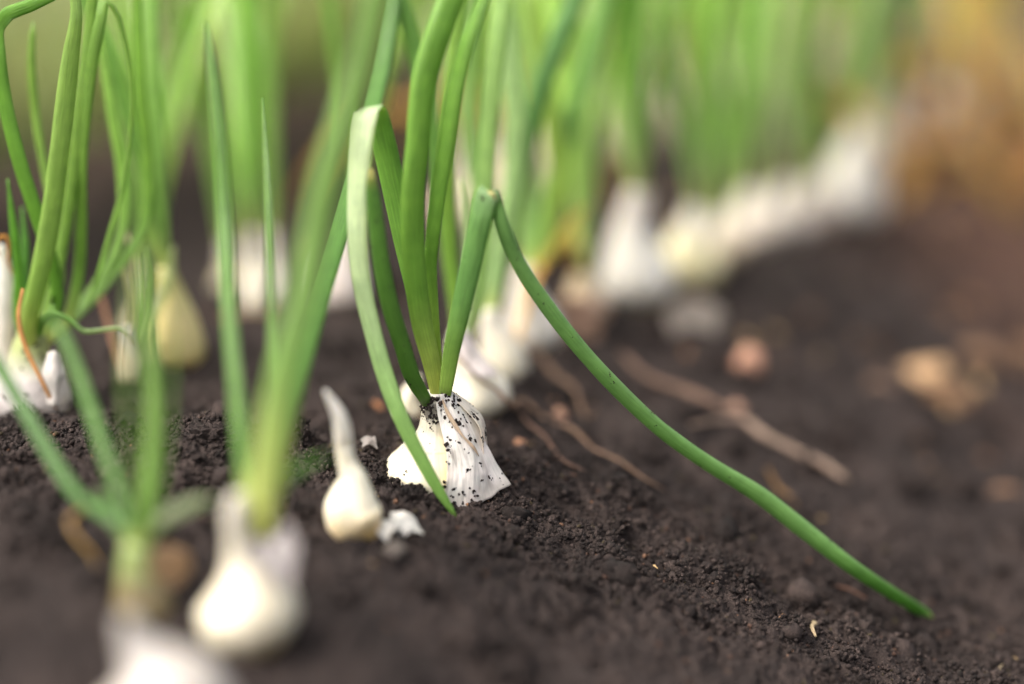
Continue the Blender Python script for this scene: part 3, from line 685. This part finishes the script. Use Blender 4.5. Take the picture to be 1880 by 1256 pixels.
# beyond it the row turns yellow
def row_pt(u, v):
    p = ORG + ROW * v + ACR * u; return p[0], p[1]
def project(P):
    d = np.asarray(P) - CAM; z = np.dot(d, FW)
    return 940 + FPX * np.dot(d, RT) / z, 628 + FPX * np.dot(d, DN) / z
def row_plant(label, u, v, nleaf, height, seed, group, size=1.0, bc=WHITE, **kw):
    r = np.random.default_rng(seed)
    x, y = row_pt(u + r.uniform(-.8, .8), v + r.uniform(-.8, .8)); z = float(ground_macro(x, y))
    rad = [.9, 1.4, 1.35, .95, .55, .42, .35]; hh = [-.8, -.1, .6, 1.4, 2.2, 3.1, 4.0]
    lx, ly = r.uniform(-.12, .12, 2)
    bul = []
    for q, h in zip(rad, hh):
        P = np.array([x + lx * h * size, y, z + h * size]) * .01; a, b = project(P); bul.append((a, b, q * size / 100 / px2m(P)))
    o = thing('onion_plant', label, 'onion plant', np.array([x, y, z]) * .01, group)
    bulb(o, [(a, b, y, rr) for a, b, rr in bul], rings=24, segs=22, colr=bc * r.uniform(.85, 1.02))
    grow(o, np.array([x + lx * 4 * size, y, z + 4 * size]) * .01, None, nleaf, height, seed + 7, **kw)
    return o
ORD = ['first', 'second', 'third', 'fourth', 'fifth', 'sixth', 'seventh', 'eighth', 'ninth', 'tenth', 'eleventh', 'twelfth', 'thirteenth', 'fourteenth', 'fifteenth', 'sixteenth', 'seventeenth', 'eighteenth', 'nineteenth', 'twentieth']
for i, (u, v, h, side_) in enumerate([(2.5, 57, .07, 'nearest the big leaning white bulb'), (6.5, 63, .08, 'down the brown slope, second nearest'), (3.5, 70, .11, 'in the middle of the yellowed patch'), (9, 74, .09, 'lowest on the brown slope'),
                                   (6, 84, .13, 'far back in the yellowed patch'), (11, 88, .1, 'farthest right on the brown bank'), (3, 95, .15, 'rearmost of the yellowed patch')]):
    x, y = row_pt(u, v); P = np.array([x, y, float(ground_macro(x, y))]) * .01
    o = thing('dry_weed', 'blurred golden brown dry tuft at upper right, ' + side_, 'dry weed', P, 'dry tufts at the upper right')
    grow(o, P, None, 5, h, 700 + i, [lin(196, 158, 92), lin(170, 128, 78), lin(186, 170, 104), lin(140, 104, 74)], spread=.8, withered=4, wcm=.8)
for i, v in enumerate([58, 66, 73, 82, 91, 100]):
    yel = i in (2,)
    row_plant(('yellowing' if yel else 'green') + f' blurred onion plant, {ORD[i]} beyond the big leaning white bulb', -.5 + (1.5 if yel else -1), v, 9 if not yel else 6, .16 if yel else .27, 300 + i, BED,
              size=.8, bc=lin(206, 178, 130) if yel else WHITE, greens=YELS if yel else GREENS, withered=5 if yel else 1, spread=.5 if yel else .3)
# back row, left of the near one and running parallel
BACK = 'onion plants along the back row'
for i, v in enumerate([34.5, 39.5, 44, 49, 54, 59.5, 65, 70, 76, 81, 87, 93, 100, 107, 115, 124]):
    row_plant(f'blurred green onion plant in the back row, {ORD[i]} beyond its two paired white bulbs', -15.3, v, 7, .29, 400 + i, BACK, size=.9 + .1 * ((i * 7) % 3), greens=GREENS, spread=.6, wcm=.85, bc=lin(232, 216, 190), withered=2)

for i, v in enumerate([52, 60, 68, 77, 86, 96, 106, 118, 130]):
    row_plant(f'pale far green onion plant in the rearmost row, {ORD[i]} from the left', -22, v, 7, .27, 600 + i, 'onion plants along the rearmost row', size=.7, greens=GREENS, spread=.65, wcm=.9, bc=lin(206, 196, 160))
# a few more in a third row down by the left furrow
for i, (u, v) in enumerate([(-20.5, 14), (-20.5, 20)]):
    row_plant(f'dim blurred onion plant by the dark left furrow, {ORD[i]} from the left', u, v, 6, .2, 500 + i, 'onion plants by the left furrow', size=.7, greens=GREENS, spread=.3, bc=lin(200, 190, 160))
# ------------------------------------------------------------------ back row, traced plants at the left
far_plant('pinkish white bulb right of the broad blurred foreground leaf', (632, 560), [(634, 575, 30), (630, 555, 48), (628, 520, 50), (628, 480, 40), (634, 440, 26), (640, 400, 18)], 3, .2, 201, group=BACK, colr=lin(238, 226, 224), spread=.2, lean=(.12, 0))
far_plant('left one of two paired white bulbs behind thin foreground leaves', (474, 572), [(474, 585, 18), (474, 566, 28), (473, 535, 30), (472, 500, 22), (468, 465, 14), (462, 420, 10)], 3, .14, 202, group=BACK, colr=lin(244, 238, 224), withered=0, spread=.16)
far_plant('right one of two paired white bulbs behind thin foreground leaves', (518, 566), [(518, 580, 16), (518, 562, 26), (516, 530, 28), (512, 495, 20), (508, 462, 13), (500, 420, 9)], 3, .15, 203, group=BACK, colr=lin(242, 238, 226), withered=0, spread=.16)
far_plant('cream yellow tapering bulb standing clear behind the lower left leaves', (332, 670), [(335, 684, 26), (334, 664, 40), (330, 630, 45), (324, 592, 40), (316, 552, 29), (308, 516, 20), (304, 490, 14)], 4, .2, 204, group=BACK, colr=lin(234, 218, 156), neck=lin(206, 200, 130), withered=0, spread=.22, lean=(-.05, 0))
# the plant at the left edge, nearly sharp
yL = 4.0
L1 = thing('onion_plant', 'tall onion plant at the left edge with grey papery bulb and many leaves', 'onion plant', org_at(60, 760, yL), BACK)
bL = bulb(L1, [(66, 790, yL, 50), (62, 762, yL, 72), (58, 728, yL, 74), (56, 694, yL, 62), (54, 664, yL, 42), (56, 636, yL, 32), (60, 610, yL, 26)], colr=lin(208, 200, 200), neck=lin(180, 188, 130), mat=M_PAPER)
specks(L1, bL, 60, .0002, .0009)
skin(L1, [[at(88, 648, yL - 1.4), at(100, 644, yL - 1.5), at(112, 650, yL - 1.3)], [at(78, 690, yL - 1.7), at(100, 690, yL - 1.8), at(122, 694, yL - 1.5)], [at(86, 742, yL - 1.8), at(104, 746, yL - 1.8), at(124, 742, yL - 1.5)]], colr=lin(214, 208, 204))
def lf(pts, wd, **op):
    return leaf(L1, [at(a, b, yL + c) for a, b, c in pts], wd, **op)
lf([(58, 650, -.3), (52, 600, -.6), (70, 520, -.8), (90, 420, -.9), (108, 290, -1), (122, 170, -1), (132, 90, -1), (140, 30, -1), (134, -40, -.8)], [24, 32, 36, 37, 36, 35, 30, 22, 18], **gl(132, 166, 80, base_len=.2, base=lin(178, 190, 110), side=(.95, .3, 0), segs=20))
lf([(66, 640, 0), (96, 540, .4), (120, 420, .6), (136, 300, .7), (152, 160, .7), (166, 40, .8), (172, -40, .8)], [20, 22, 22, 23, 22, 22, 20], **gl(120, 158, 66))
lf([(70, 640, .3), (116, 600, .6), (142, 520, .8), (149, 420, .8), (150, 310, .7), (165, 150, .6), (184, 40, .5), (194, 2, .5), (208, 14, .5), (228, 70, .5), (241, 150, .5), (240, 240, .5), (226, 340, .4), (202, 430, .3), (176, 520, .2), (160, 570, .2)],
   [16, 20, 22, 23, 22, 22, 22, 21, 20, 20, 20, 20, 20, 20, 16, 4], **gl(112, 152, 60, thick=.45, kinks=(7,)))
lf([(62, 640, 0), (104, 560, 0), (92, 470, -.2), (66, 390, -.4), (34, 290, -.5), (10, 190, -.5), (-2, 100, -.5), (-4, 50, -.5), (14, 26, -.6), (50, 12, -.8), (100, -10, -1)], [18, 24, 26, 28, 28, 27, 26, 26, 26, 24, 20], **gl(104, 152, 54, kinks=(7,), thick=.45))
lf([(64, 640, .5), (110, 520, 1), (100, 400, 1.5), (80, 300, 1.8), (64, 200, 2), (58, 110, 2), (61, 38, 2)], [14, 15, 16, 16, 16, 16, 10], **gl(124, 160, 70, blunt=True))
lf([(54, 650, .2), (34, 590, .2), (34, 500, .1), (24, 410, 0), (14, 328, 0)], [14, 18, 18, 14, 3], **gl(96, 150, 50))
lf([(60, 650, .6), (44, 540, .8), (46, 450, 1), (40, 380, 1.2)], [14, 16, 14, 4], **gl(88, 142, 52))
lf([(70, 640, .9), (140, 580, 1.6), (210, 500, 2.2), (262, 420, 2.6), (270, 300, 3), (258, 160, 3.2), (252, 20, 3.4), (250, -60, 3.5)], [14, 18, 22, 24, 24, 22, 20, 18], **gl(112, 156, 54))
lf([(68, 640, .8), (150, 560, 1.8), (220, 440, 2.4), (224, 320, 2.8), (206, 210, 3), (192, 120, 3.2), (180, 0, 3.4)], [14, 18, 20, 22, 22, 18, 14], **gl(124, 166, 70))
lf([(66, 640, -.1), (78, 590, -.5), (102, 578, -.8), (130, 590, -.9), (152, 608, -1), (188, 606, -1), (222, 604, -1), (246, 632, -1)], [16, 18, 18, 17, 14, 11, 9, 4], **gl(108, 150, 70, tip=lin(190, 170, 110), pale=[0, 0, 0, 0, .2, .5, .5, .1], label='low leaf curling sideways, its dry end pale'))
tube(L1, [at(42, 530, yL - 1.3), at(34, 580, yL - 1.5), at(48, 640, yL - 1.6), at(72, 690, yL - 1.8), at(92, 730, yL - 1.8), at(104, 752, yL - 1.5)], [6, 9, 9, 8, 7, 4], lin(196, 140, 86), 'dry_leaf', thick=.5, label='shrivelled orange brown strand hanging over the bulb')
# plant whose white sheath just enters at the left edge
L0 = thing('onion_plant', 'white papery stem with shrivelled orange strand cut by the left edge', 'onion plant', org_at(0, 770, 5.0), BACK)
bulb(L0, [(-8, 790, 5, 40), (-6, 740, 5, 52), (-2, 690, 5, 34), (4, 640, 5, 20), (8, 590, 5, 17), (8, 530, 5, 16), (4, 480, 5, 13), (-2, 450, 5, 9)], colr=lin(226, 220, 214), neck=lin(240, 238, 234), mat=M_PAPER)
tube(L0, [at(-6, 470, 4.6), at(-4, 440, 4.5), at(10, 434, 4.4), at(16, 460, 4.4), at(14, 480, 4.4), at(24, 505, 4.4)], [7, 7, 7, 6, 6, 4], lin(202, 142, 66), 'dry_leaf', thick=.6)
# stubby plant with torn, withered leaf ends
yS = Yh(240, 705)
L2 = thing('onion_plant', 'slim pale bulb with torn, withered leaf ends behind the lower left leaves', 'onion plant', org_at(240, 705, yS), BACK)
bulb(L2, [(246, 715, yS, 16), (244, 695, yS, 23), (242, 665, yS, 22), (238, 635, yS, 15), (236, 600, yS, 11)], colr=lin(232, 220, 190))
for p, wds, c, nm in [([(238, 640, 0), (244, 560, 0), (232, 500, -.1), (218, 460, -.2), (224, 432, -.3)], [10, 14, 10, 8, 4], lin(196, 200, 160), 'dry_leaf'),
                  ([(240, 640, .1), (252, 560, .1), (248, 490, 0), (238, 450, 0), (232, 428, 0)], [10, 12, 10, 9, 4], lin(206, 196, 180), 'dry_leaf'),
                  ([(242, 640, .2), (268, 560, .3), (276, 500, .4), (270, 455, .5)], [10, 18, 18, 6], lin(132, 164, 90), 'leaf'),
                  ([(242, 640, .3), (290, 560, .8), (312, 500, 1), (318, 452, 1.1)], [10, 16, 16, 6], lin(160, 176, 120), 'leaf')]:
    leaf(L2, [at(a, b, yS + k) for a, b, k in p], wds, green=c, base=c, thick=.3, name=nm)
tube(L2, [at(186, 545, yS + .6), at(198, 590, yS + .5), at(212, 640, yS + .3), at(226, 690, yS)], [8, 10, 9, 6], lin(186, 140, 112), 'dry_strand', thick=.5)

# ------------------------------------------------------------------ twigs, flakes and bits lying on the bed
def lie(pts, lift=.12):
    out = []
    for a, b in pts:
        P = hit(a, b); out.append(np.array([P[0], P[1], float(ground_z(P[0], P[1])) + lift]) * .01)
    return out
def twig(label, pts, wd, c, lift=.15, name='dry_root', cat='dry root', group='dry roots on the soil'):
    P = lie(pts, lift)
    o = tube(None, P, wd, c, name, thick=.95, wob=.3, segs=10)
    return tag(o, label, cat, group)
yK = Yh(925, 735)
o = tube(None, [at(842, 655, yE - 1.9), at(862, 676, yE - 1.9), at(885, 700, yE - 1.8), at(910, 714, yE - 1.7), at(928, 735, yE - 1.7)] + lie([(965, 768), (1005, 788), (1050, 812), (1090, 842), (1135, 868), (1180, 898), (1222, 915)], .30),
         [5, 5, 6, 7, 9, 8, 6, 8, 6, 7, 5, 2], lin(140, 112, 94), 'dry_root', wob=.3, segs=10, thick=.95)
tag(o, 'long knotty brown root draped off the creamy bulb and down the slope', 'dry root', 'dry roots on the soil')
twig('thin dark root forking off the long knotty one towards the right', [(948, 765), (968, 795), (1000, 825), (1040, 868), (1075, 892)], [4, 6, 5, 5, 2], lin(116, 90, 78), .26)
twig('curved blurred root between the white bulbs and the long knotty root', [(965, 640), (985, 680), (1020, 712), (1052, 742), (1075, 770), (1092, 796)], [8, 9, 10, 9, 8, 4], lin(122, 98, 82), .32)
twig('straight blurred stick passing under the bent leaf', [(1140, 682), (1190, 712), (1250, 745), (1300, 768), (1345, 788)], [7, 11, 13, 13, 6], lin(132, 106, 92), .36)
twig('pale broken stick lying right of the bent leaf', [(1270, 815), (1320, 802), (1362, 800), (1400, 826), (1460, 858), (1515, 888), (1555, 912)], [7, 9, 13, 16, 17, 17, 12], lin(150, 128, 114), .45)
twig('short reddish stick beside the end of the bent leaf', [(1528, 1092), (1560, 1104), (1592, 1118)], [4, 6, 4], lin(132, 98, 84), .1, 'stick', 'stick', None)
twig('curly straw bit standing at the lower right slope', [(1488, 1148), (1496, 1160), (1490, 1176), (1497, 1192)], [7, 9, 8, 4], lin(176, 156, 126), .12, 'straw', 'straw', None)
twig('tiny bent straw at the bottom right corner', [(1808, 1256), (1822, 1246), (1840, 1240)], [5, 6, 4], lin(176, 158, 132), .12, 'straw', 'straw', None)
twig('brown dry leaf scrap behind the resting part of the bent leaf', [(1408, 886), (1430, 904), (1448, 925), (1462, 945)], [6, 9, 8, 4], lin(128, 98, 66), .2, 'dry_leaf_scrap', 'dry leaf', None)
def flake(label, rows, c, group='scraps of papery skin', name='papery_flake', **kw):
    g = [lie(r, kw.pop('lift', .12) if False else .24) for r in rows]
    g = np.array(g); g[1:-1, :, 2] += .0011; g[:, 1:-1, 2] += .0008
    o = skin(None, g, colr=c, name=name, wrinkle=.0005, nu=22, nv=22)
    return tag(o, label, 'skin flake', group)
flake('white papery scrap lying at the foot of the small sprouting bulb', [[(672, 985), (690, 975), (712, 978)], [(690, 998), (712, 992), (730, 985)], [(712, 1006), (724, 1002), (740, 996)]], lin(238, 234, 230))
flake('white papery scrap with torn edge, nearest the sharp onion', [[(716, 972), (738, 966), (760, 970)], [(722, 984), (748, 980), (772, 984)], [(742, 998), (760, 998), (776, 998)]], lin(240, 236, 232))
flake('grey blurred papery scrap on the slope under the white bulbs', [[(1225, 575), (1265, 562), (1310, 578)], [(1222, 600), (1268, 592), (1325, 602)], [(1235, 625), (1275, 622), (1315, 628)]], lin(150, 138, 132))
flake('grey curled scrap between the small bulb and the sharp onion', [[(662, 832), (674, 829), (686, 834)], [(664, 838), (676, 836), (690, 840)], [(668, 842), (680, 842), (694, 846)]], lin(160, 152, 148))
flake('faint pale scrap below the white papery scraps', [[(700, 1040), (722, 1034), (742, 1036)], [(704, 1050), (724, 1046), (746, 1046)], [(710, 1056), (728, 1054), (746, 1052)]], lin(112, 102, 96))
def lump(label, px, py, rx, ry, c, name='soil_clod', cat='clod', mat=None, seed=1, rough=.28, group=None, lift=0.3, n=3):
    """a lump seen at a pixel: half sizes in photo pixels"""
    P = hit(px, py + ry); k = px2m(P * .01); base = np.array([P[0], P[1], float(ground_macro(P[0], P[1]))]) * .01
    import bmesh
    bm = bmesh.new(); bmesh.ops.create_icosphere(bm, subdivisions=n, radius=1)
    V = []; cc = []
    for v in bm.verts:
        d = v.co.normalized()
        f = 1 + rough * mnoise.fractal(d * 1.4 + Vector((seed * 3.1, 0, 0)), .8, 2.1, 5) + rough * .5 * mnoise.noise(d * 6 + Vector((seed, 2, 0)))
        V.append(base + np.array([d.x * rx, d.y * rx * .8, d.z * ry + ry * (1 - lift * .5)]) * f * k)
        cc.append(c)
    F = [[v.index for v in f.verts] for f in bm.faces]; bm.free()
    V = np.array(V); cc = np.array(cc)
    if name == 'soil_clod':                      # caked with crumbs
        nc = 160; pk = rng.choice(len(V), nc); o0 = len(V)
        for i in pk:
            F += [[int(a) + len(V) for a in f] for f in ICO_F]
            V = np.vstack([V, V[i] + (VAR[rng.integers(16)] @ rand_rot(1)[0]) * k * rng.uniform(1.5, 5)]); cc = np.vstack([cc, np.repeat(c[None] * rng.uniform(.7, 1.4), 12, 0)])
    o = mesh_obj(name, V, F, mat or M_DIRT, None, cc, np.zeros((len(V), 2)), smooth=name != 'soil_clod')
    return tag(o, label, cat, group)
lump('dark upright peg of soil left of the small sprouting bulb', 557, 792, 15, 38, np.array([.55] * 3), seed=2, rough=.45, lift=1.0, n=4)
lump('rough dark clod among the green leaves at the left', 385, 795, 46, 26, np.array([1, 1, 1.]), seed=3, rough=.5, n=4, lift=1.4)
lump('dark clod pressed against the left side of the sharp bulb', 694, 880, 24, 15, np.array([.8] * 3), seed=4, rough=.5, n=4, lift=1.2)
lump('dark crumbly clod in front of the sharp bulb below its leaf', 757, 908, 22, 16, np.array([.7] * 3), seed=14, rough=.5, n=4, lift=1.2)
lump('small pinkish oval pebble glowing on the dark slope', 1374, 668, 27, 32, lin(170, 126, 104), name='pebble', cat='pebble', mat=M_BULB, seed=5, rough=.12, lift=.3)
def curl(label, px, py, wx, hy, c, az, group='litter heap at right', open_=2.6):
    """a dry skin curled like a half cup, lying on the soil: half width and height in photo pixels"""
    P = hit(px, py + hy); k = px2m(P * .01); g = []
    for t in np.linspace(-1, 1, 5):
        row = []
        for ph_ in np.linspace(-.5, .5, 6) * open_:
            r_ = hy * 1.5 * (1 - .35 * t * t); loc = np.array([t * wx, math.sin(ph_) * r_, math.cos(ph_) * r_ * 1.1 - .2 * r_])
            ca_, sa_ = math.cos(az), math.sin(az)
            row.append(np.array([P[0], P[1], float(ground_macro(P[0], P[1]))]) * .01 + np.array([loc[0] * ca_ - loc[1] * sa_, loc[0] * sa_ + loc[1] * ca_, loc[2]]) * k)
        g.append(row)
    o = skin(None, g, colr=c, name='dry_onion_skin', wrinkle=.0014, nu=20, nv=22, mat=M_DRY, jag=.4)
    return tag(o, label, 'dry skin', group)
curl('pale tan curled dry skin at right, brightest of the litter heap', 1690, 672, 52, 26, lin(190, 154, 118), .5)
curl('brown curled dry skin in front of the pale tan one', 1738, 716, 42, 24, lin(112, 84, 62), -.4)
curl('brown curled dry skin behind the pale tan one', 1796, 640, 34, 30, lin(122, 94, 74), 1.2)
curl('tan dry skin cut by the right edge beyond the litter heap', 1884, 640, 26, 22, lin(146, 112, 86), .9)
curl('small faint brown skin left of the litter heap', 1610, 705, 22, 12, lin(120, 94, 78), .2)
lump('small pinkish clod near the straight blurred stick', 1350, 752, 18, 16, lin(150, 118, 102), name='dry_clod', mat=M_DRY, seed=10, rough=.3)
lump('small tan clod beside the curved blurred root', 1028, 760, 14, 12, lin(164, 126, 106), name='dry_clod', mat=M_DRY, seed=11, rough=.3)
lump('orange brown crumb left behind the sharp onion', 692, 746, 13, 9, lin(150, 104, 74), name='dry_clod', mat=M_DRY, seed=12, rough=.3)
lump('tan crumb right of the sharp bulb beside the thin root', 955, 812, 12, 9, lin(150, 110, 86), name='dry_clod', mat=M_DRY, seed=13, rough=.3)

# plant litter strewn over the far slopes and the furrow
n = 1100
lu = np.concatenate([rng.uniform(10, 40, n // 2), rng.uniform(-24, 14, n // 2)]); lv = np.concatenate([rng.uniform(0, 110, n // 2), rng.uniform(-12, 90, n // 2)])
lx = ORG[0] + ROW[0] * lv + ACR[0] * lu; ly = ORG[1] + ROW[1] * lv + ACR[1] * lu
lz = ground_z(lx, ly) + .05
vv, ff, cl = [], [], []
for i in range(n):
    L = rng.uniform(.3, 1.6) if ly[i] > 14 else rng.uniform(.1, .4); wd_ = L * rng.uniform(.08, .3); az = rng.uniform(0, math.pi)
    d = np.array([math.cos(az), math.sin(az), rng.uniform(-.25, .25)]); s_ = np.array([-d[1], d[0], rng.uniform(-.3, .3)])
    c0 = np.array([lx[i], ly[i], lz[i]]); up = np.array([0, 0, rng.uniform(.05, .3) * L])
    b0 = len(vv)
    for t, k, h in ((-1, .3, 0), (0, 1, 1), (1, .25, .2)):
        vv += [(c0 + d * L * t * .5 - s_ * wd_ * k * .5 + up * h) * .01, (c0 + d * L * t * .5 + s_ * wd_ * k * .5 + up * h * .6) * .01]
    ff += [(b0, b0 + 1, b0 + 3, b0 + 2), (b0 + 2, b0 + 3, b0 + 5, b0 + 4)]
    cl += [lin(*[(170, 130, 100), (150, 110, 80), (196, 164, 120), (130, 96, 76)][rng.integers(4)]) * rng.uniform(.6, 1.1)] * 6
lit = mesh_obj('dry_litter', vv, ff, M_DRY, None, np.array(cl), np.random.default_rng(3).random((len(vv), 2)))
tag(lit, 'dry brown plant litter strewn over the slopes', 'litter', kind='stuff')

# far grass and weeds beyond the left furrow
n = 9000
gu = -41.5 - 150 * rng.random(n) ** 2.0; gv = rng.uniform(-40, 330, n)
x_ = ORG[0] + ROW[0] * gv + ACR[0] * gu; y_ = ORG[1] + ROW[1] * gv + ACR[1] * gu
z_ = ground_macro(x_, y_)
vv, ff, cl = [], [], []
hcm = rng.uniform(4, 13, n) * (1 + .5 * perlin(x_ / 20, y_ / 20, 71))
for i in range(n):
    az = rng.uniform(0, 2 * math.pi); ln = rng.uniform(.1, .6) * hcm[i]; wd_ = rng.uniform(.25, .6)
    d = np.array([math.cos(az), math.sin(az), 0]); s_ = np.array([-d[1], d[0], 0]); c0 = np.array([x_[i], y_[i], z_[i] - .1]); b0 = len(vv)
    vv += [(c0 - s_ * wd_) * .01, (c0 + s_ * wd_) * .01, (c0 + d * ln * .35 + s_ * wd_ * .7 + (0, 0, hcm[i] * .6)) * .01, (c0 + d * ln * .35 - s_ * wd_ * .7 + (0, 0, hcm[i] * .6)) * .01, (c0 + d * ln + (0, 0, hcm[i])) * .01]
    ff += [(b0, b0 + 1, b0 + 2, b0 + 3), (b0 + 3, b0 + 2, b0 + 4)]
    cl += [lin(*[(140, 156, 104), (158, 168, 130), (124, 146, 88), (164, 156, 124)][rng.integers(4)]) * rng.uniform(.7, 1.1)] * 5
gr = mesh_obj('grass', vv, ff, M_LEAF, None, np.array(cl), np.random.default_rng(4).random((len(vv), 2)))
tag(gr, 'soft grey green grass beyond the far left furrow', 'grass', kind='stuff')
for o in bpy.data.objects:
    if '_org' in o: del o['_org']
